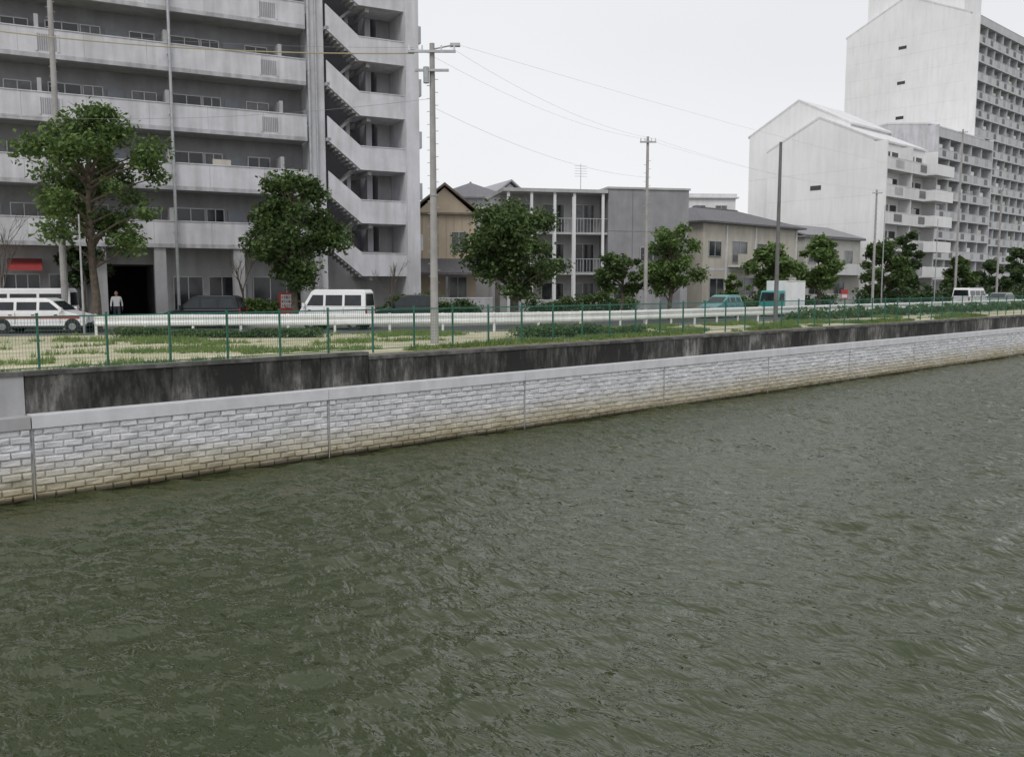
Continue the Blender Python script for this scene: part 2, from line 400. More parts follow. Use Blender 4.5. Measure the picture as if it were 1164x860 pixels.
win.tube((s1(366,-.3),-.25,0),(s1(366,-.3),-.25,ztop),.06,.06,M_metal,8)
wall.box(S0,s1(112,1.8),1.8,11.9,0,4.25,M_wallg)
wall.box(s1(182,1.8),sd-.4,1.8,11.9,0,4.25,M_wallg)
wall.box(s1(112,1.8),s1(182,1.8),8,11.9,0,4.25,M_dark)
wall.box(s1(112,1.8),s1(182,1.8),1.8,8,3.3,4.25,M_wallg)
for q in(-9,-3,s1(118),s1(186),s1(275),s1(352)):
    wall.box(q-.3,q+.3,.1,.7,0,4.18,M_wallg)
window(win,s1(8,1.8),s1(48,1.8),.3,2.7,1.8,3); window(win,s1(60,1.8),s1(100,1.8),.9,2.7,1.8,2,M_glass2)
window(win,s1(200,1.8),s1(232,1.8),.5,2.6,1.8,2); window(win,s1(240,1.8),s1(268,1.8),.5,2.6,1.8,2)
window(win,s1(290,1.8),s1(345,1.8),.5,2.6,1.8,3)
win.box(s1(273,1.8),s1(283,1.8),1.72,1.8,0,2.2,M_door)
a,b_=s1(12),s1(52)
win.add([(a,1.79,3.55),(b_,1.79,3.55),(b_,.3,3.15),(a,.3,3.15),(b_,.3,2.9),(a,.3,2.9)],[(0,3,2,1),(3,5,4,2)],M_red)
for k in range(-1,NF-1):
    zt=5.6+FH*k+FH/2
    fz=zt-1.15
    yF=-.45
    st.box(sb,sc_,yF,yF+.12,fz-.2,zt,M_par)
    st.box(sb-.02,sc_+.02,yF-.03,yF+.15,zt,zt+.05,M_par)
    st.box(sb,sc_,yF+.12,1.9,fz-.2,fz,M_par)
    st.box(sb+.5,sb+.75,yF+.3,3.2,fz-.45,fz-.2,M_wallg)
    zu=zt+FH/2
    st.prism_y([(sa-.05,zu-1.35),(sb,zt-1.35),(sb,zt+.03),(sa-.05,zu+.03)],yF,yF+.12,M_par)
    n_=9
    for i in range(n_):
        xa=sa+(sb-sa)*i/n_; xb=sa+(sb-sa)*(i+1)/n_; z=zu-1.2-(i+1)*(FH/2)/n_
        st.box(xa,xb,yF+.12,.75,z-.18,z,M_wallg)
    if k>=0:
        zl=zt-FH/2
        st.prism_y([(sa+.1,zl-1.35),(sb,zt-1.35),(sb,zt-1.15),(sa+.1,zl-1.15)],.9,1.9,M_wallg)
    st.box(sa-.1,sa+.12,yF,3.2,zu-1.38,zu-1.2,M_wallg)
st.box(sb+1.15,sb+1.5,1.9,3.2,0,ztop,M_par)
st.box(sb+1.9,sc_-.02,2.0,3.2,0,ztop,M_wallg)
st.box(sc_+.0,sd,-.75,3.1,0,ztop,M_par)
st.box(sc_+.01,sd,3.1,12,0,ztop,M_wallg)
for k in range(0,NF-1):
    z=5.6+FH*k-.1
    st.box(sd,sd+.55,.2,1.3,z-1.2,z-.2,M_par)
wall.build('walls',root); par.build('balcony_parapets',root); win.build('windows_and_doors',root); st.build('external_stairs',root)
mb=MB(); mb.box(4,10,4,9,ztop+.25,ztop+3.5,M_wallg); mb.build('rooftop_room',root)
# ---------------------------------------------------------------- slab apartments (right)
def slab_block(name,x0,y0,L_,Dp,eave,ridge,FHh,nfl,bay,wallm=M_white,first=3.2,bal=None):
    bal=bal or M_white2
    root=empty(name,x0,y0,GZ,0); W=MB();B=MB();G=MB()
    yb=1.5
    W.prism_x([(yb,0),(Dp,0),(Dp,eave),((yb+Dp)/2+.0,ridge),(yb,eave)],.0,L_,wallm)
    h=(yb+Dp)/2
    W.prism_x([(yb-.15,eave-.1),(h,ridge-.05),(Dp+.15,eave-.1),(Dp+.15,eave+.12),(h,ridge+.2),(yb-.15,eave+.12)],-.04,L_+.2,M_white2)
    W.box(.0,.22,0.02,yb,0,eave-.25,wallm); W.box(L_-.22,L_,0.02,yb,0,eave-.25,wallm)
    for k in range(nfl):
        fz=first+FHh*(k-1) if k>0 else 0.1
        if k>0:
            B.box(.22,L_-.22,0.03,yb,fz-.18,fz,bal)
            B.box(.24,L_-.24,0,.1,fz-.2,fz+1.05,bal)
            B.box(.24,L_-.24,-.03,.13,fz+1.05,fz+1.1,bal)
        n_=int((L_-.6)/bay)
        bw_=(L_-.6)/n_
        for i in range(n_):
            a=.3+i*bw_
            if fz+2.4>eave: continue
            B.box(a-.06,a+.06,.1,yb,fz,fz+FHh-.2,bal)
            gm=random.choice([M_glass,M_glass,M_glass2])
            G.box(a+.35,a+bw_*.58,yb-.03,yb,fz+.05,fz+2.05,gm)
            G.box(a+bw_*.66,a+bw_*.9,yb-.03,yb,fz+.7,fz+2.05,random.choice([M_glass,M_glass2]))
            G.box(a+.3,a+.35,yb-.06,yb,fz,fz+2.1,M_frame); G.box(a+bw_*.31,a+bw_*.31+.05,yb-.06,yb,fz,fz+2.05,M_frame)
            if k>0:
                if random.random()<.4: G.box(a+.5,a+1.2,yb-.55,yb-.2,fz,fz+.6,M_pipe)
                if random.random()<.35: G.box(a+.6,a+1.9,.35,.40,fz+.9,fz+1.75,random.choice([M_white2,M_glass2,M_beige,M_door]))
                G.box(a+bw_*.3,a+bw_*.62,-.02,-.002,fz+.1,fz+.9,M_dwall if random.random()<.55 else M_wallg)
    for k in range(1,nfl):
        z=first+FHh*(k-1)
        if k%2==0 and k<nfl-1:
            G.box(-.03,0,Dp*.52,Dp*.52+1.3,z+1.0,z+1.5,M_glass)
    for k in range(1,nfl):
        z=first+FHh*(k-1); G.box(-.006,0,yb+.05,Dp-.05,z-.012,z+.012,M_par)
    W.build('walls_and_roof',root); B.build('balconies',root); G.build('windows',root)
    return root
x5,y5=at(1000,95)
r5=slab_block('white_apartment_building',x5,y5,12.7,14.2,17.6,20.6,2.85,6,4.1)
mb=MB()
mb.prism_x([(6,15),(19,15),(19,20.2),(12.5,23.6),(6,20.2)],3.5,13.5,M_white)
mb.prism_x([(5.8,20.1),(12.5,23.55),(19.2,20.1),(19.2,20.32),(12.5,23.8),(5.8,20.32)],3.46,13.8,M_white2)
mb.prism_x([(14.3,0),(19,0),(19,15),(14.3,15)],3.52,13.48,M_white)
mb.build('rear_gable',r5)
mb=MB()
for k in range(1,6):
    fz=3.2+2.85*(k-1)
    mb.box(9.8,14.6,-1.1,-.98,fz-.15,fz+1.05,M_white); mb.box(14.48,14.6,-.98,3,fz-.15,fz+1.05,M_white); mb.box(9.8,14.48,-.98,3,fz-.15,fz,M_white2)
    mb.box(9.8,9.92,-.98,0,fz,fz+1.05,M_white)
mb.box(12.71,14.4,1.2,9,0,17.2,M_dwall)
mb.build('end_balconies',r5)
slab_block('balcony_apartment_building',127.7,52.9,20,13,24.5,25.2,2.8,9,3.4,wallm=M_par,bal=M_towb)
r6=slab_block('tower_apartment_building',148.2,56,100,21.6,44.2,48.8,2.8,16,3.3,bal=M_towb)
mb=MB()
mb.box(2,9,11,19,46,53.5,M_white); mb.box(1.9,9.1,10.9,19.1,53.5,53.8,M_white2); mb.box(9,16,6,11,46,50.5,M_white); mb.box(11,14,7,10,50.5,52,M_wallg)
mb.build('rooftop_lift_rooms',r6)
# ---------------------------------------------------------------- modern grey building
gx,gy=at(575,66); gx2,gy2=at(780,69); grot=math.atan2(gy2-gy,gx2-gx); GL=math.hypot(gx2-gx,gy2-gy)
root=empty('grey_concrete_house',gx,gy,GZ,grot)
def sg(px,off=0):
    a,b_=ray(px); c,s_=math.cos(grot),math.sin(grot); ox,oy=gx-s_*off,gy+c*off
    return (a*oy-b_*ox)/(b_*c-a*s_)
M_gc=mat('grey_cement_board',(.29,.29,.305),.85,.08,.9,streak=.12)
M_gc2=mat('grey_board_light',(.45,.45,.46),.85,.08,.9,streak=.12)
W=MB();G=MB()
m1=sg(690)
W.box(m1,GL,0,7.8,0,9.35,M_gc); W.box(m1-.1,GL+.1,-.1,7.9,9.35,9.5,M_gc2)
for z in(3.1,6.2): W.box(m1+.02,GL-.02,-.012,0,z,z+.05,M_dwall)
W.box(m1+1.9,m1+1.96,-.014,0,.1,9.3,M_dwall)
W.box(0,m1,2.2,7.8,0,9.0,M_gc2); W.box(-.2,m1-.1,-.2,8,9.0,9.25,M_gc2)
for z in(3.1,6.1):
    W.box(0,m1-.01,.1,2.2,z-.15,z,M_gc2)
    for j in range(int(m1/.25)): G.box(j*.25,j*.25+.03,.12,.15,z,z+1.0,M_metal)
    G.box(0,m1-.01,.1,.17,z+1.0,z+1.05,M_metal)
for px in(578,604,630,652,684):
    q=sg(px); G.box(q-.1,q+.1,-.05,.1,0,9.0,M_white2)
for z in(.1,3.1,6.1):
    for q in(.6,3.3,5.7):
        if q+1.7<m1: window(G,q,q+1.7,z+.1,z+2.2,2.2,2,random.choice([M_glass,M_glass2]))
window(G,m1+2.6,m1+4.6,4.0,5.0,0,2); window(G,m1+.5,m1+1.4,.9,2,0,1)
W.box(GL-2.2,GL-.6,-.02,0,0.05,2.4,M_dwall)
G.tube((m1-1,4,9.2),(m1-1,4,11.7),.03,.02,M_metal,6)
for j in range(5): G.box(m1-1.5,m1-.5,3.98,4.02,10.7+.2*j,10.72+.2*j,M_metal)
W.build('walls',root); G.build('columns_windows_rails',root)
# ---------------------------------------------------------------- houses
def house(name,x0,y0,rot,w_,d_,h,rh,roof='hip',wm_=M_beige,ov=.5,wins=((.8,1.6,.9,2.0),),front='x',rm=M_roof):
    root=empty(name,x0,y0,GZ,rot); W=MB();Rf=MB();G=MB()
    W.box(0,w_,0,d_,0,h,wm_)
    a,b_,c,d=-ov,w_+ov,-ov,d_+ov
    Rf.box(a,b_,c,d,h,h+.14,rm)
    z0=h+.14
    if roof=='hip':
        k=min((b_-a),(d-c))/2
        if (b_-a)>=(d-c): p,q=(a+k,(c+d)/2),(b_-k,(c+d)/2)
        else: p,q=((a+b_)/2,c+k),((a+b_)/2,d-k)
        vs=[(a,c,z0),(b_,c,z0),(b_,d,z0),(a,d,z0),(p[0],p[1],z0+rh),(q[0],q[1],z0+rh)]
        if (b_-a)>=(d-c): fs=[(0,1,5,4),(1,2,5),(2,3,4,5),(3,0,4)]
        else: fs=[(0,1,4),(1,2,5,4),(2,3,5),(3,0,4,5)]
        Rf.add(vs,fs,rm); Rf.tube((p[0],p[1],z0+rh),(q[0],q[1],z0+rh+.001),.1,.1,rm,6)
    elif roof=='gx':
        m=(c+d)/2
        Rf.prism_x([(c,z0-.05),(c,z0+.1),(m,z0+rh+.15),(d,z0+.1),(d,z0-.05),(m,z0+rh-.02)][::-1],a,b_,rm)
        W.prism_x([(0,h),(d_,h),(d_/2,h+.1+rh*.93)],.02,w_-.02,wm_)
    elif roof=='gy':
        m=(a+b_)/2
        Rf.prism_y([(a,z0-.05),(m,z0+rh-.02),(b_,z0-.05),(b_,z0+.1),(m,z0+rh+.15),(a,z0+.1)],c,d,rm)
        W.prism_y([(0,h),(w_,h),(w_/2,h+.1+rh*.93)],.02,d_-.02,wm_)
    elif roof=='flat':
        Rf.box(a+.2,b_-.2,c+.2,d-.2,z0,z0+.35,wm_)
    for x_,ww,z_,hh in wins: window(G,x_,x_+ww,z_,z_+hh,0,2,random.choice([M_glass,M_glass2]))
    W.build('walls',root);Rf.build('roof',root);G.build('windows',root); return root
hx,hy=at_y(797,44); hx2,_=at_y(903,44)
h4=house('beige_house',hx,44,0,hx2-hx,8,7.3,1.6,'hip',M_beige,.6,((.8,1.7,4.6,1.2),(4.2,2.2,4.2,1.7),(8,1.5,4.7,1.1),(1,2,1,1.7),(5,2.5,.8,2.0),(8.4,1.4,1.1,1.2)))
mb=MB(); wL=hx2-hx
mb.box(3.6,7.2,-1.1,0,3.7,3.85,M_white2); mb.box(3.6,7.2,-1.1,-1.0,3.85,4.8,M_beige); mb.box(-.02,wL+.02,-.015,0,3.4,3.6,M_par)
for q in(3.2,7.6,wL-.4): mb.box(q,q+.15,-.12,0,.0,7.2,M_pipe)
mb.build('balcony_and_trim',h4)
hx3,_=at_y(911,45); hx4,_=at_y(974,45)
h4b=house('grey_roof_house',hx3,45,0,hx4-hx3,8,6.8,1.3,'gx',M_beige2,.4,((.8,1.8,4.4,1.3),(4,2,4.2,1.6),(8,1.6,4.4,1.3),(1,2.4,.9,1.9),(6,2.0,1,1.4)),rm=mat('light_grey_roof',(.24,.24,.25),.6,.1,4))
mb=MB(); mb.box(.4,hx4-hx3-.4,-1.2,0,3.2,3.35,M_white2); mb.box(.4,hx4-hx3-.4,-1.2,-1.1,3.35,4.3,M_white2); mb.build('balcony',h4b)
tx,ty=at(472,62)
h2=house('tan_gable_house',tx,ty,rad(-35),4.25,9,7.0,1.9,'gy',M_tan,.35,((2.6,1.0,4.6,1.2),(2.4,1.2,1.2,1.5)),rm=mat('brown_roof',(.20,.165,.135),.7,.2,4))
mb=MB()
for j in range(1,8): mb.box(j*.55,j*.55+.03,-.02,0,3.4,7.0,mat('tan_batten',(.38,.30,.22),.8,.1))
mb.add([(-1,-3,3.0),(5.2,-3,3.0),(5.2,0,4.0),(-1,0,4.0),(-1,-3,2.85),(5.2,-3,2.85)],[(0,1,2,3),(0,4,5,1)],M_roof)
for q in(-.8,2,4.9): mb.box(q,q+.15,-2.9,-2.75,0,2.95,M_dwall)
mb.build('porch_canopy',h2)
kx,ky=at(498,78); house('tiled_roof_house',kx,ky,rad(-38),6.0,8,9.6,1.6,'hip',M_par,.6,((1,1.6,7,1.3),(4,1.6,7,1.3)),rm=mat('slate_roof',(.2,.2,.215),.6,.15,5))
kx,ky=at(556,82); house('grey_gable_house',kx,ky,rad(-20),4.2,9,9.6,1.9,'gy',M_white2,.4,((1,1.6,7,1.3),),rm=mat('pale_roof',(.38,.38,.40),.6,.1,5))
kx,ky=at(528,70); house('white_flat_house',kx,ky,rad(-38),5.0,6,7.9,.2,'flat',M_white2,.3,((1,1.6,5,1.3),(3.2,1.2,5,1.3)),rm=M_par)
kx,ky=at(776,98); house('distant_house',kx,ky,rad(-38),5.6,8,11.6,.4,'flat',M_white2,.3,((1,1.2,9.5,1.3),(3.4,1.2,9.5,1.3),(1,1.2,6.5,1.3)),rm=M_par)
kx,ky=at(922,112); house('distant_house',kx,ky,rad(-10),6,8,10.2,.5,'flat',M_beige,.3,((1,1.2,8.2,1.3),(3.4,1.2,8.2,1.3)),rm=M_par)
for i in range(46):
    px=-350+i*62+random.uniform(-20,20); d=random.uniform(150,240)
    if px>1700: break
    kx,ky=at(px,d)
    if ky<70: continue
    house('distant_house',kx,ky,rad(random.uniform(-50,10)),random.uniform(8,14),9,random.uniform(5,7.5),1.6,random.choice(['hip','gx']),random.choice([M_beige,M_wallg,M_white2,M_tan]),.5,((1,1.6,3.8,1.2),(4,1.6,3.8,1.2),(1,2,.9,1.4)))
for i in range(14):
    kx=255+i*14; house('distant_house',kx,random.uniform(42,50),0,random.uniform(8,12),9,random.uniform(5.5,8),1.7,'hip',random.choice([M_beige,M_wallg,M_white2]),.5,((1,1.6,3.8,1.2),(4,1.6,3.8,1.2)))
# ---------------------------------------------------------------- foliage
LM=[leafmat('leaf_camphor',(.034,.062,.023),(.14,.21,.068)),leafmat('leaf_light',(.055,.10,.03),(.19,.28,.085)),leafmat('leaf_dark',(.024,.046,.02),(.09,.14,.05))]
rng=np.random.default_rng(3)
def leaves_mesh(cs,size,name,m,parent=None):
    n=len(cs); nrm=rng.normal(size=(n,3)); nrm[:,2]=np.abs(nrm[:,2])+.35; nrm/=np.linalg.norm(nrm,axis=1)[:,None]
    t=rng.normal(size=(n,3)); t-= (t*nrm).sum(1)[:,None]*nrm; t/=np.linalg.norm(t,axis=1)[:,None]; b=np.cross(nrm,t)
    s=size*rng.uniform(.6,1.4,size=(n,1)); 
    v=np.empty((n,4,3)); v[:,0]=cs-t*s; v[:,1]=cs+b*s*.55+nrm*s*.12; v[:,2]=cs+t*s; v[:,3]=cs-b*s*.55+nrm*s*.12
    me=bpy.data.meshes.new(name); me.vertices.add(n*4); me.vertices.foreach_set('co',v.reshape(-1)); me.loops.add(n*4); me.polygons.add(n)
    me.loops.foreach_set('vertex_index',np.arange(n*4)); me.polygons.foreach_set('loop_start',np.arange(0,n*4,4)); me.polygons.foreach_set('loop_total',np.full(n,4))
    me.update(calc_edges=True); me.materials.append(m); me.validate()
    o=bpy.data.objects.new(name,me); scn.collection.objects.link(o)
    if parent:o.parent=parent
    return o
def tree(name,px,y_or_d,top,bot,halfw,m,nl=7000,nclump=26,lsize=.11,seed=0,byy=False,cr=(.16,.34)):
    if byy: x,y=at_y(px,y_or_d)
    else: x,y=at(px,y_or_d)
    d=x*FX+y*FY; k=1008/d
    zt=(325-top)/k+5-GZ; zb=(325-bot)/k+5-GZ; rw=halfw/k
    root=empty(name,x,y,GZ); r_=random.Random(seed*13+5)
    cz=(zt+zb)/2; rz=(zt-zb)/2
    mb=MB(); tr=.055+.016*zt
    p=Vector((0,0,-.1)); pts=[p]
    lean=Vector((r_.uniform(-.3,.3),r_.uniform(-.3,.3),0))
    nseg=6
    for i in range(1,nseg+1):
        f=i/nseg; pts.append(Vector((lean.x*f+r_.uniform(-.08,.08),lean.y*f+r_.uniform(-.08,.08),f*(cz+rz*.5))))
    for i in range(nseg): mb.tube(pts[i],pts[i+1],tr*(1-.8*i/nseg)*(1.25 if i==0 else 1),tr*(1-.8*(i+1)/nseg),M_bark,8,False)
    cl=[]
    for i in range(nclump):
        while True:
            q=Vector((r_.uniform(-1,1),r_.uniform(-1,1),r_.uniform(-1,1)))
            if .3<q.length<1: break
        taper=1-.4*max(0,q.z)**2
        ang=math.atan2(q.y,q.x); bul=1+.18*math.sin(ang*3+seed)+.12*math.sin(q.z*5+seed*2)
        rr=rw*r_.uniform(*cr)
        c=Vector((q.x*(rw-rr*.5)*taper*bul,q.y*(rw-rr*.5)*taper*bul,cz+q.z*(rz-rr*.45)))
        cl.append((c,rr))
        hgt=max(zb*.8,min(c.z-.4*rw, cz+rz*.4)); f=min(1,hgt/(cz+rz*.5)); i0=min(nseg-1,int(f*nseg)); st_=pts[i0].lerp(pts[i0+1],f*nseg-i0 if f<1 else 1)
        mid=st_.lerp(c,.55)+Vector((r_.uniform(-.2,.2),r_.uniform(-.2,.2),r_.uniform(-.1,.25)))
        mb.tube(st_,mid,tr*.32,tr*.18,M_bark,6,False); mb.tube(mid,c,tr*.18,tr*.06,M_bark,5,False)
        for _ in range(3):
            e=c+Vector((r_.gauss(0,1),r_.gauss(0,1),r_.gauss(0,.7)))*rr*.6; mb.tube(mid.lerp(c,.6),e,tr*.08,tr*.03,M_bark,4,False)
    mb.build('trunk_and_limbs',root)
    allc=[]; tot=sum(rr**2 for _,rr in cl)
    for c,rr in cl:
        n_=int(nl*rr**2/tot); 
        v=rng.normal(size=(n_,3)); v/=np.linalg.norm(v,axis=1)[:,None]; rad_=rng.uniform(.2,1.25,size=(n_,1))**.75
        sub=v*rad_*rr; sub[:,2]*=.72
        ph=np.sin(v[:,0:1]*7+c.x*3)*np.cos(v[:,1:2]*6+c.y*5)*.3
        sub*=1+ph
        allc.append(sub+np.array([[c.x,c.y,c.z]]))
    cs=np.concatenate(allc)
    leaves_mesh(cs,lsize,'foliage',m,root)
    return root
tree('camphor_tree',110,41.5,112,298,74,LM[1],12500,50,.12,seed=3,cr=(.15,.31))
tree('camphor_tree',337,46,187,335,56,LM[0],12500,44,.125,seed=2,cr=(.18,.34))
tree('camphor_tree',582,51,222,338,60,LM[0],13500,50,.13,seed=5,cr=(.18,.34))
tree('camphor_tree',762,55,250,345,40,LM[1],7500,32,.125,seed=4)
tree('camphor_tree',704,56,282,342,28,LM[0],5000,20,.12,seed=5)
tree('camphor_tree',878,38.5,276,335,32,LM[1],6500,24,.16,seed=6,byy=True)
tree('camphor_tree',930,38.5,262,340,30,LM[1],6500,26,.16,seed=7,byy=True)
tree('camphor_tree',1000,38.5,271,342,32,LM[0],6500,24,.18,seed=8,byy=True)
tree('camphor_tree',1028,40.5,262,335,20,LM[2],4000,18,.2,seed=9,byy=True)
tree('camphor_tree',1085,39.5,290,338,20,LM[0],4000,16,.24,seed=10,byy=True)
tree('camphor_tree',1122,39.5,298,338,18,LM[2],3500,14,.26,seed=11,byy=True)
tree('camphor_tree',1156,39.5,278,334,20,LM[2],4000,14,.28,seed=12,byy=True)
tree('camphor_tree',835,40,312,345,16,LM[1],2500,10,.13,seed=13,byy=True)
tree('camphor_tree',100,47,278,330,34,LM[2],3000,12,.13,seed=14)
def bare(name,px,d,top,seed):
    x,y=at(px,d); root=empty(name,x,y,GZ); r_=random.Random(seed); mb=MB(); zt=(325-top)/(1008/d)+5-GZ
    def br(p,dr_,ln,r,dep):
        q=p+dr_*ln; mb.tube(p,q,r,r*.65,M_bark,5,False)
        if dep>0:
            for _ in range(3):
                nd=(dr_+Vector((r_.uniform(-.6,.6),r_.uniform(-.6,.6),r_.uniform(0,.4)))).normalized(); br(p.lerp(q,r_.uniform(.5,1)),nd,ln*r_.uniform(.55,.8),r*.55,dep-1)
    br(Vector((0,0,-.1)),Vector((0,0,1)),zt*.42,.06,4); mb.build('branches',root)
bare('bare_tree',278,45.5,262,4); bare('bare_tree',446,50,290,8); bare('bare_tree',5,44,240,9)
def hedge(name,pts,w_,h,n_,m,ls=.06):
    cs=[]
    segs=[(Vector(a),Vector(b_)) for a,b_ in zip(pts[:-1],pts[1:])]; tl=sum((b_-a).length for a,b_ in segs)
    for a,b_ in segs:
        k=int(n_*(b_-a).length/tl); t=rng.uniform(0,1,k); c=np.stack([a.x+(b_.x-a.x)*t,a.y+(b_.y-a.y)*t],1)
        s_=(b_-a).length
        hh=h*(.75+.3*np.sin(t*s_*1.9+a.x)*np.sin(t*s_*.7+1)+.12*np.sin(t*s_*5))
        z=rng.uniform(0,1,k)**.6*hh; off=rng.normal(0,w_*.35,(k,2))
        cs.append(np.concatenate([c+off,(z+GZ)[:,None]],1))
    leaves_mesh(np.concatenate(cs),ls,name,m)
def P(px,d): return at(px,d)
hedge('low_hedge',[P(135,36.2),P(250,36.3),P(362,36.5)],.7,.42,8000,LM[0])
hedge('low_hedge',[P(592,36),P(660,37),P(725,38)],.8,.5,8000,LM[0])
hedge('low_hedge',[(48,28.2),(75,28.2),(120,28.2)],.5,.8,9000,LM[0],.12)
hedge('roadside_shrubs',[P(287,47.5),P(325,48)],.9,1.7,5000,LM[1],.1)
hedge('roadside_shrubs',[P(430,52),P(478,54),P(540,56)],.9,1.5,7000,LM[0],.1)
hedge('roadside_shrubs',[P(600,58),P(680,60),P(720,62)],.8,1.6,6000,LM[0],.1)
hedge('roadside_shrubs',[(57,39.5),(75,39.5)],.7,1.5,5000,LM[0],.12)
hedge('roadside_shrubs',[(78,38.8),(150,38.8),(240,38.8)],.9,2.2,14000,LM[2],.24)
hedge('distant_tree_row',[(60,180),(160,150),(300,90)],5,8,9000,LM[2],.9)
# grass
r_=random.Random(11)
gm=leafmat('grass_blade',(.11,.17,.045),(.27,.35,.11))
vs=[];fs=[]
def vy(x):
    for a,b_ in zip(R[:-1],R[1:]):
        if a[0]<=x<=b_[0]: return a[1]+(b_[1]-a[1])*(x-a[0])/(b_[0]-a[0])
    return 29
for i in range(80000):
    x=r_.uniform(-6,70); y=23.45+(vy(x)-23.45)*r_.random()**1.3
    nv=mnoise.noise(Vector((x*.28,y*.4,0)))+.5*mnoise.noise(Vector((x*1.3,y*1.3,5)))
    edge=.25 if y<23.9 else 0
    if nv+edge<.18: continue
    for j in range(3):
        h=r_.uniform(.04,.17)*(1+max(0,nv)); a=r_.uniform(0,6.28); w_=r_.uniform(.012,.03); xx=x+r_.uniform(-.1,.1);yy=y+r_.uniform(-.1,.1)
        if yy<23.4: yy=23.4
        o=len(vs); lx,ly=r_.uniform(-.08,.08),r_.uniform(-.08,.08)
        vs+=[(xx-w_*math.cos(a),yy-w_*math.sin(a),GZ),(xx+w_*math.cos(a),yy+w_*math.sin(a),GZ),(xx+lx,yy+ly,GZ+h)]; fs.append((o,o+1,o+2))
me=bpy.data.meshes.new('grass'); me.from_pydata(vs,[],fs); me.materials.append(gm); o=bpy.data.objects.new('grass',me); scn.collection.objects.link(o)
# ---------------------------------------------------------------- poles
def pole(name,px,d,top,r=.16,arms=2,mat_=M_conc,h=None,rot=None,byy=None):
    x,y=at(px,d) if byy is None else at_y(px,byy); d=x*FX+y*FY
    H=h or ((325-top)*d/1008+5-GZ)
    root=empty(name,x,y,GZ,rot if rot is not None else rad(-42)); mb=MB()
    mb.tube((0,0,-.3),(0,0,H),r,r*.6,mat_,12)
    if arms:
        w_=.85 if arms==2 else .45
        mb.box(-w_,w_,-.05-r,.04-r,H-.35,H-.27,M_metal)
        if arms==2: mb.box(-.6,.6,-.05-r,.04-r,H-1.0,H-.92,M_metal)
        for q in(-w_+.05,w_*-.4,w_*.4,w_-.05): mb.tube((q,-r,H-.27),(q,-r,H-.1),.035,.025,M_white2,8)
        for z in(1.2,2.4,H*.5): mb.tube((0,0,z),(0,0,z+.04),r*.98,r*.98,M_metal,12)
        j=2.0
        while j<H-1.2:
            mb.box(-.16 -r*.3,-.0,-.01,.01,j,j+.02,M_metal); mb.box(0,.16+r*.3,-.01,.01,j+.22,j+.24,M_metal); j+=.45
    mb.build('shaft_and_fittings',root); return x,y,GZ+H
p0=pole('utility_pole',76,43,-70,.17)
p1=pole('utility_pole',494,32.6,60,.15)
p2=pole('utility_pole',733,50,160,.12,arms=1)
p3=pole('utility_pole',881,0,166,.14,arms=0,mat_=mat('dark_pole',(.16,.16,.16),.8,.15),byy=28.2)
p4=pole('utility_pole',990,0,218,.13,arms=1,byy=37.6)
p5=pole('utility_pole',1083,0,152,.13,arms=1,byy=37.6)
p6=pole('utility_pole',1130,0,215,.13,arms=1,byy=37.6)
pole('steel_pole',650,61,226,.07,0,M_pipe); pole('steel_pole',628,60,255,.05,0,M_pipe)
pole('steel_pole',96,38.6,245,.055,0,M_metal); pole('steel_pole',1000,0,235,.06,0,M_metal,byy=37.2)
pole('steel_pole',1060,0,250,.06,0,M_metal,byy=37.2)
root=empty('pole_street_lamp',p1[0],p1[1],p1[2]-.3,rad(-42)); mb=MB()
mb.tube((0,0,.1),(.75,0,.25),.03,.03,M_metal,6); mb.box(.65,1.0,-.1,.1,.2,.3,M_metal); mb.tube((-.75,0,.1),(-.1,0,0),.03,.03,M_metal,6); mb.tube((-.2,-.15,-1.1),(-.2,-.15,-.55),.11,.11,M_metal,10); mb.build('lamp_arm',root)
mb=MB()
M_yel=mat('cable_guard_yellow',(.40,.35,.22),.7,.1)
M_wire2=mat('cable_pale',(.50,.50,.51),.6,.1)
def wire(a,b_,sag=.5,r=.004,m=M_wire2,n=14):
    a=Vector(a);b_=Vector(b_);pr=a
    for i in range(1,n+1):
        t=i/n; q=a.lerp(b_,t); q.z-=sag*4*t*(1-t); mb.tube(pr,q,r,r,m,5,False); pr=q
top1=p1[2]
for o in(-.6,.6):
    ox,oy=o*math.cos(rad(-42)),o*math.sin(rad(-42))
    wire((p2[0]+ox*.5,p2[1]+oy*.5,p2[2]-.1),(p1[0]+ox,p1[1]+oy,top1-.1),.5)
    wire((p2[0]+ox*.5,p2[1]+oy*.5,p2[2]-.1),(p4[0],p4[1]+o*.6,p4[2]),.5,.004)
    wire((p4[0],p4[1]+o*.6,p4[2]),(p6[0],p6[1]+o*.6,p6[2]),.5,.005)
lx,ly=at(-60,36)
wire((p1[0]-.5,p1[1]+.4,top1-.35),(lx,ly,GZ+12.4),.35,.024,M_yel,20)
wire((p1[0]-.5,p1[1]+.4,top1-.15),(lx,ly,GZ+12.7),.35,.005,M_wire)
wire((p1[0],p1[1],top1-1.9),(lx,ly,GZ+9.0),.5,.006,M_wire)
wire((p1[0],p1[1],top1-2.2),(p2[0],p2[1],p2[2]-2.2),.5,.005)
ex,ey=at(1250,150); wire((p1[0]+.7,p1[1]-.5,top1),(ex,ey,GZ+18),2,.004)
mb.build('overhead_wires')
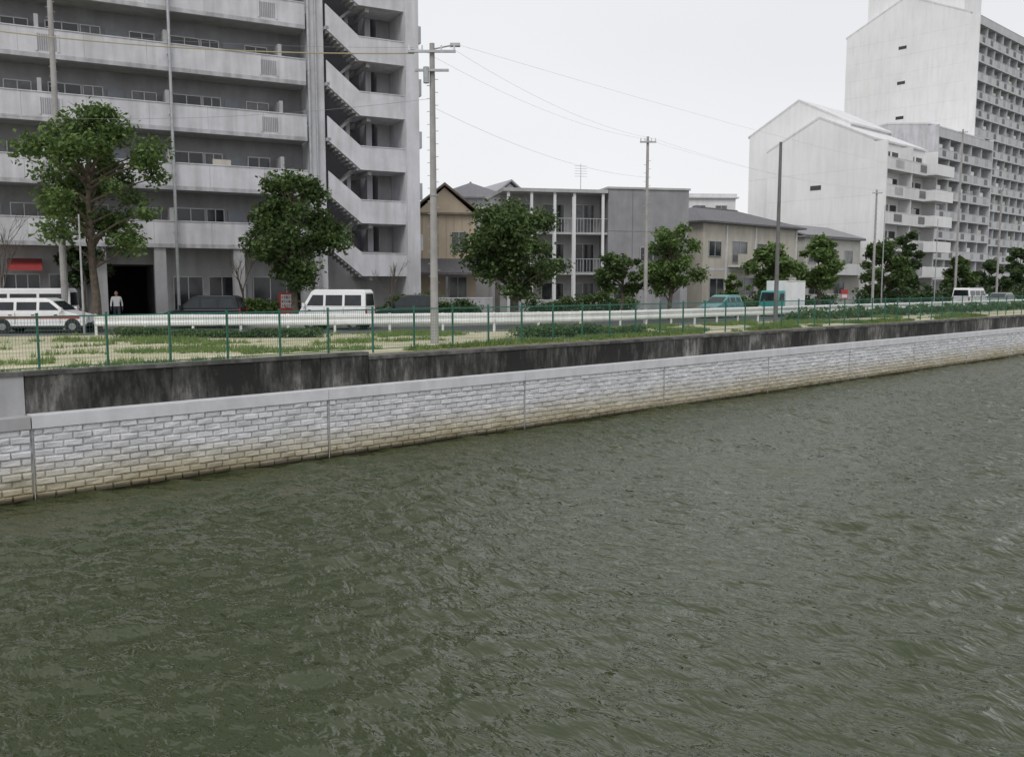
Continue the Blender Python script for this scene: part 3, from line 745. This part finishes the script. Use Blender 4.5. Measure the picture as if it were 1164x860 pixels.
# ---------------------------------------------------------------- vehicles
M_tyre=mat('tyre',(.025,.025,.025),.85,.1); M_hub=mat('wheel_hub',(.35,.35,.36),.35,.1,metal=.6)
M_cg=mat('car_glass',(.02,.025,.03),.08,.3,spec=.5); M_lampw=mat('headlamp',(.6,.6,.62),.15,.05); M_tail=mat('tail_lamp',(.35,.02,.02),.25,.1); M_trim=mat('car_trim',(.03,.03,.03),.6,.1)
def car(name,x,y,rot,L_=3.4,W_=1.48,H=1.88,kind='van',col=(.80,.80,.81),stripe=None,z=GZ+.01):
    root=empty(name,x,y,z,rot); pm=mat('car_paint_%s_%s_%s'%tuple(int(c*100) for c in col),col,.3,.04,2,spec=.35)
    h=L_/2; belt={'van':1.08,'wagon':.95,'car':.86}[kind]
    if kind=='van':
        lower=[(-h,.28),(h-.08,.28),(h,.42),(h-.02,.86),(h-.18,belt),(-h+.02,belt),(-h,.6)]
        cab=[(-h+.03,belt),(h-.2,belt),(h-.62,H-.1),(h-.8,H),(-h+.16,H),(-h+.06,H-.14)]
    elif kind=='wagon':
        lower=[(-h,.3),(h-.1,.3),(h,.45),(h-.05,.72),(h-.85,belt),(-h+.03,belt),(-h,.6)]
        cab=[(-h+.04,belt),(h-.9,belt),(h-1.55,H-.07),(h-1.8,H),(-h+.45,H),(-h+.22,H-.1)]
    else:
        lower=[(-h,.28),(h-.1,.28),(h,.42),(h-.06,.66),(h-1.05,belt),(-h+.55,belt+.03),(-h+.03,.84),(-h,.5)]
        cab=[(-h+.5,belt+.02),(h-1.0,belt),(h-1.75,H-.05),(h-2.05,H),(-h+1.25,H),(-h+1.05,H-.06)]
    w=W_/2; tum=.13
    mb=MB(); mb.prism_y(lower,-w,w,pm)
    def yy(z,e=0): return w-tum*max(0,(z-belt))/(H-belt)+e
    n_=len(cab); vs=[(x_,-yy(z_)+.012,z_) for x_,z_ in cab]+[(x_,yy(z_)-.012,z_) for x_,z_ in cab]
    mb.add(vs,[tuple(range(n_)),tuple(range(2*n_-1,n_-1,-1))]+[((i+1)%n_,i,i+n_,(i+1)%n_+n_) for i in range(n_)],pm)
    mb.build('body',root,bevel=.035)
    g=MB()
    def sidewin(pts):
        for s in(-1,1):
            v=[(x_,s*yy(z_,-.004),z_) for x_,z_ in pts]; g.add(v,[tuple(range(len(v))) if s<0 else tuple(range(len(v)-1,-1,-1))],M_cg)
    z0=belt+.07; z1=H-(.26 if kind=='van' else .17)
    xf=cab[1][0]; xt=cab[2][0]; xr=cab[0][0]; xrt=cab[-1][0]
    def fx(z): return xf+(xt-xf)*(z-belt)/(cab[2][1]-belt)-.12
    def rx(z): return xr+(xrt-xr)*(z-belt)/(cab[-1][1]-belt)+.14
    a,b_=rx(z0),fx(z0); span=b_-a; ncut=3 if kind!='car' else 2
    cuts=[a+span*i/ncut for i in range(ncut+1)]
    for i in range(ncut):
        l0=cuts[i]+.06; r0=cuts[i+1]-.06
        l1=l0 if i>0 else rx(z1)+.06; r1=r0 if i<ncut-1 else fx(z1)-.06
        sidewin([(l0,z0),(r0,z0),(r1,z1),(l1,z1)])
    def quadx(xa,za,xb,zb,sgn,m,ins=.1):
        o=.014*sgn; wa=yy(za)-ins; wb=yy(zb)-ins
        g.add([(xa+o,-wa,za),(xa+o,wa,za),(xb+o,wb,zb),(xb+o,-wb,zb)],[(0,1,2,3) if sgn>0 else (3,2,1,0)],m)
    zf=cab[2][1]; quadx(fx(z0)+.12,z0,fx(zf-.06)+.12,zf-.06,1,M_cg,.09)
    zr=cab[-1][1]; quadx(rx(z0)-.14,z0,rx(zr-.06)-.14,zr-.06,-1,M_cg,.12)
    for s in(-1,1):
        y_=s*(w+.004)
        for c in cuts[1:-1]+[cuts[-1]-.02]: g.box(c-.008,c+.008,y_-.004,y_+.002,.42,belt-.03,M_trim)
        for c in cuts[1:]: g.box(c-.28,c-.14,y_-.01,y_+.02,belt-.16,belt-.12,M_trim)
        if stripe: g.box(-h+.1,h-.3,y_-.004,y_+.004,.64,.76,stripe)
        g.box(-h+.05,h-.1,y_-.006,y_+.006,.24,.33,M_trim)
        for wx in(-h+.62,h-.62 if kind!='car' else h-.8):
            r=.29
            g.tube((wx,s*(w-.02),r+.02),(wx,s*(w+.009),r+.02),r+.055,r+.055,M_trim,20)
            g.tube((wx,s*(w-.17),r),(wx,s*(w+.02),r),r,r,M_tyre,20); g.tube((wx,s*(w+.0),r),(wx,s*(w+.03),r),r*.6,r*.52,M_hub,14)
        g.box(h-.16,h+.012,s*(w-.34),s*(w-.05),.6,.76,M_lampw)
        g.box(-h-.012,-h+.06,s*(w-.14),s*(w-.01),.68,1.0 if kind!='car' else .82,M_tail)
        mx_=fx(z0)-.0; g.box(mx_-.02,mx_+.1,s*(w+.02),s*(w+.17),belt+.02,belt+.2,pm)
    g.box(h-.05,h+.03,-w+.12,w-.12,.32,.46,M_trim); g.box(-h-.03,-h+.05,-w+.08,w-.08,.32,.46,M_trim)
    g.box(-h-.025,-h,-.17,.17,.62,.79,M_lampw); g.box(h,h+.035,-.17,.17,.38,.52,M_lampw)
    g.build('glass_wheels_and_trim',root)
    return root
vr=rad(-40)
x,y=at(384,43.3); car('white_microvan',x,y,vr+math.pi-rad(12),3.4,1.48,1.92,'van')
x,y=at(52,40.3); car('white_taxi_car',x,y,rad(-36),4.2,1.68,1.55,'wagon',stripe=M_red)
x,y=at(32,43.3); car('white_minivan',x,y,rad(-30)+math.pi,4.4,1.7,1.98,'van')
x,y=at(233,44.6); car('dark_parked_car',x,y,rad(-38)+math.pi,3.9,1.66,1.62,'wagon',(.012,.018,.022))
x,y=at(462,49.5); car('dark_parked_car',x,y,rad(-40)+math.pi,3.4,1.48,1.6,'wagon',(.02,.028,.028))
x,y=at_y(818,34.5); car('teal_microvan',x,y,math.pi,3.3,1.48,1.5,'wagon',(.12,.30,.30))
x,y=at_y(1100,34.5); car('white_minivan',x,y,0,4.4,1.7,1.9,'van'); x,y=at_y(1135,33); car('grey_car',x,y,math.pi,4.3,1.7,1.45,'car',(.25,.26,.27))
x,y=at_y(887,33.2); root=empty('box_truck',x,y,GZ+.01,math.pi)
mb=MB(); tm=mat('truck_teal',(.05,.30,.29),.35,.06); bxm=mat('truck_box_white',(.80,.81,.82),.45,.05,streak=.06)
mb.prism_y([(.75,.35),(1.65,.35),(1.7,.5),(1.68,1.0),(1.45,1.72),(1.35,1.78),(.75,1.78)],-.72,.72,tm); mb.build('cab',root,bevel=.04)
mb=MB(); mb.box(-1.8,.68,-.78,.78,.62,2.45,bxm); mb.build('cargo_box',root,bevel=.02)
mb=MB(); mb.box(-1.7,.8,-.45,.45,.42,.6,M_trim)
for s in(-1,1):
    for z_ in(.66,2.38): mb.box(-1.8,.68,s*.785-.008,s*.785+.008,z_,z_+.05,M_metal)
    mb.add([(.85,s*.726,1.08),(1.5,s*.726,1.08),(1.36,s*.726,1.6),(.85,s*.726,1.6)],[(0,1,2,3) if s<0 else (3,2,1,0)],M_cg)
    for wx in(-1.1,1.25): mb.tube((wx,s*.55,.29),(wx,s*.735,.29),.29,.29,M_tyre,18); mb.tube((wx,s*.72,.29),(wx,s*.745,.29),.17,.15,M_hub,12)
    mb.box(1.6,1.72,s*.6-.1,s*.6+.1,.6,.75,M_lampw)
mb.add([(1.695,-.62,1.05),(1.695,.62,1.05),(1.485,.6,1.65),(1.485,-.6,1.65)],[(0,1,2,3)],M_cg)
mb.build('chassis_wheels_glass',root)
# ---------------------------------------------------------------- vending machine
x,y=at(319,47.2); root=empty('vending_machine',x,y,GZ,rad(-20)); mb=MB()
mb.box(0,.8,0,.7,.08,1.75,M_red); mb.box(.06,.74,-.03,0,.95,1.65,M_lampw); mb.box(.15,.65,-.03,0,.25,.5,M_trim)
for j in range(3):
    for i in range(5): mb.tube((.13+i*.12,-.035,1.00+j*.22),(.13+i*.12,-.035,1.13+j*.22),.035,.035,[M_door,M_tail,M_yel][(i+j)%3],8)
mb.box(.1,.2,.1,.6,0,.08,M_trim); mb.box(.6,.7,.1,.6,0,.08,M_trim); mb.build('cabinet',root)
def sign(name,px,d,h,col,byy=None):
    x,y=at(px,d) if byy is None else at_y(px,byy); root=empty(name,x,y,GZ,rad(-42)); mb=MB(); mb.tube((0,0,-.1),(0,0,h),.035,.035,M_metal,8)
    mb.box(-.3,.3,-.06,-.04,h-.9,h-.1,col); mb.box(-.24,.24,-.066,-.06,h-.8,h-.5,M_lampw)
    mb.build('plate_and_post',root)
sign('red_notice_sign',958,0,1.9,M_red,byy=36.9)
def gwall(name,a,b_,h,m):
    a=Vector(a);b_=Vector(b_); mb=MB(); L_=(b_-a).length; mb.box(0,L_,0,.15,0,h,m); mb.box(-.02,L_+.02,-.02,.17,h,h+.06,M_par); 
    q=0
    while q<L_: mb.box(q,q+.02,-.006,0,0.02,h-.01,M_dwall); q+=1.8
    mb.build(name,None,(a.x,a.y,GZ),math.atan2(b_.y-a.y,b_.x-a.x))
gwall('garden_wall',P(478,56.5),P(560,58.5),1.3,M_wallg); gwall('garden_wall',P(590,61),P(720,63),1.1,M_gc2); gwall('garden_wall',(62,41.5),(90,41.5),1.3,M_white2); gwall('garden_wall',(95,41),(127,41),1.4,M_wallg)
# ---------------------------------------------------------------- person
def person(x,y,z,rot):
    root=empty('pedestrian',x,y,z,rot)
    V=[];E=[];Rr=[]
    def nd(p,r): V.append(p);Rr.append(r);return len(V)-1
    pel=nd((0,0,.93),.15); wa=nd((0,0,1.08),.13); ch=nd((0,0,1.3),.155); nk=nd((0,0,1.46),.06); hd=nd((.01,0,1.50),.058)
    for a,b_ in((pel,wa),(wa,ch),(ch,nk),(nk,hd)):E.append((a,b_))
    for s in(-1,1):
        hp=nd((0,s*.09,.88),.10); kn=nd((.03+s*.05,s*.10,.49),.065); an=nd((s*.10,s*.10,.09),.042); to=nd((s*.10+.16,s*.11,.035),.035)
        E+=[(pel,hp),(hp,kn),(kn,an),(an,to)]
        sh=nd((0,s*.19,1.39),.062); el=nd((-.02-s*.06,s*.25,1.12),.045); wr=nd((.06-s*.08,s*.26,.88),.03); pm=nd((.08-s*.08,s*.26,.81),.032)
        E+=[(ch,sh),(sh,el),(el,wr),(wr,pm)]
        for j in range(4):
            o=(j-1.5)*.02; f1=nd((.08-s*.08+o,s*.262,.75),.009); f2=nd((.085-s*.08+o,s*.25,.705-.006*abs(j-1.5)),.008); E+=[(pm,f1),(f1,f2)]
        t=nd((.115-s*.08,s*.25,.79),.010); t2=nd((.13-s*.08,s*.245,.75),.009); E+=[(pm,t),(t,t2)]
    me=bpy.data.meshes.new('body'); me.from_pydata(V,E,[]); o=bpy.data.objects.new('body',me); scn.collection.objects.link(o); o.parent=root
    sk=o.modifiers.new('skin','SKIN')
    for i,r in enumerate(Rr): me.skin_vertices[0].data[i].radius=(r,r)
    me.skin_vertices[0].data[0].use_root=True
    ss=o.modifiers.new('sub','SUBSURF'); ss.levels=2; ss.render_levels=2
    m=bpy.data.materials.new('clothes'); nt,N,L=nodes_of(m); tc=N.new('ShaderNodeTexCoord'); sp=N.new('ShaderNodeSeparateXYZ'); L.new(tc.outputs['Object'],sp.inputs[0])
    r=N.new('ShaderNodeValToRGB'); r.color_ramp.interpolation='CONSTANT'; e=r.color_ramp.elements; e[0].color=(.02,.02,.02,1); e[1].position=.07/1.8; e[1].color=(.04,.045,.06,1)
    for p_,c in((.96/1.8,(.72,.72,.72,1)),(1.445/1.8,(.45,.28,.2,1))): q=e.new(p_); q.color=c
    mt=N.new('ShaderNodeMath'); mt.operation='DIVIDE'; mt.inputs[1].default_value=1.8; L.new(sp.outputs['Z'],mt.inputs[0]); L.new(mt.outputs[0],r.inputs['Fac']); L.new(r.outputs['Color'],N['Principled BSDF'].inputs['Base Color']); me.materials.append(m)
    skin=mat('skin',(.45,.28,.2),.6,.05); hair=mat('hair',(.02,.017,.015),.7,.1)
    def ell(name,c,r3,m_):
        bpy.ops.mesh.primitive_uv_sphere_add(segments=20,ring_count=14,radius=1); q=bpy.context.object; q.name=name; q.parent=root; q.location=c; q.scale=r3; q.data.materials.append(m_); 
        for f in q.data.polygons: f.use_smooth=True
    ell('head',(.015,0,1.60),(.093,.076,.115),skin); ell('hair',(-.012,0,1.63),(.098,.084,.10),hair); ell('nose',(.112,0,1.59),(.014,.012,.02),skin)
    for s in(-1,1): ell('eye',(.098,s*.03,1.61),(.01,.012,.007),hair); ell('ear',(.01,s*.08,1.60),(.018,.01,.028),skin)
    ell('mouth',(.1,0,1.548),(.008,.024,.005),M_tail)
x,y=at(134,44.6); person(x,y,GZ+.13,rad(-110))
# ---------------------------------------------------------------- camera
cam=bpy.data.cameras.new('camera'); cam.sensor_width=36; cam.lens=1008/1164*36; cam.clip_end=8000; cam.clip_start=.1
co=bpy.data.objects.new('camera',cam); scn.collection.objects.link(co); co.location=(0,0,5)
pitch=math.atan(105/1008)
d=Vector((FX*math.cos(pitch),FY*math.cos(pitch),-math.sin(pitch)))
co.rotation_euler=d.to_track_quat('-Z','Y').to_euler()
scn.camera=co
scn.view_settings.view_transform='Standard'; scn.view_settings.look='None'; scn.view_settings.exposure=0
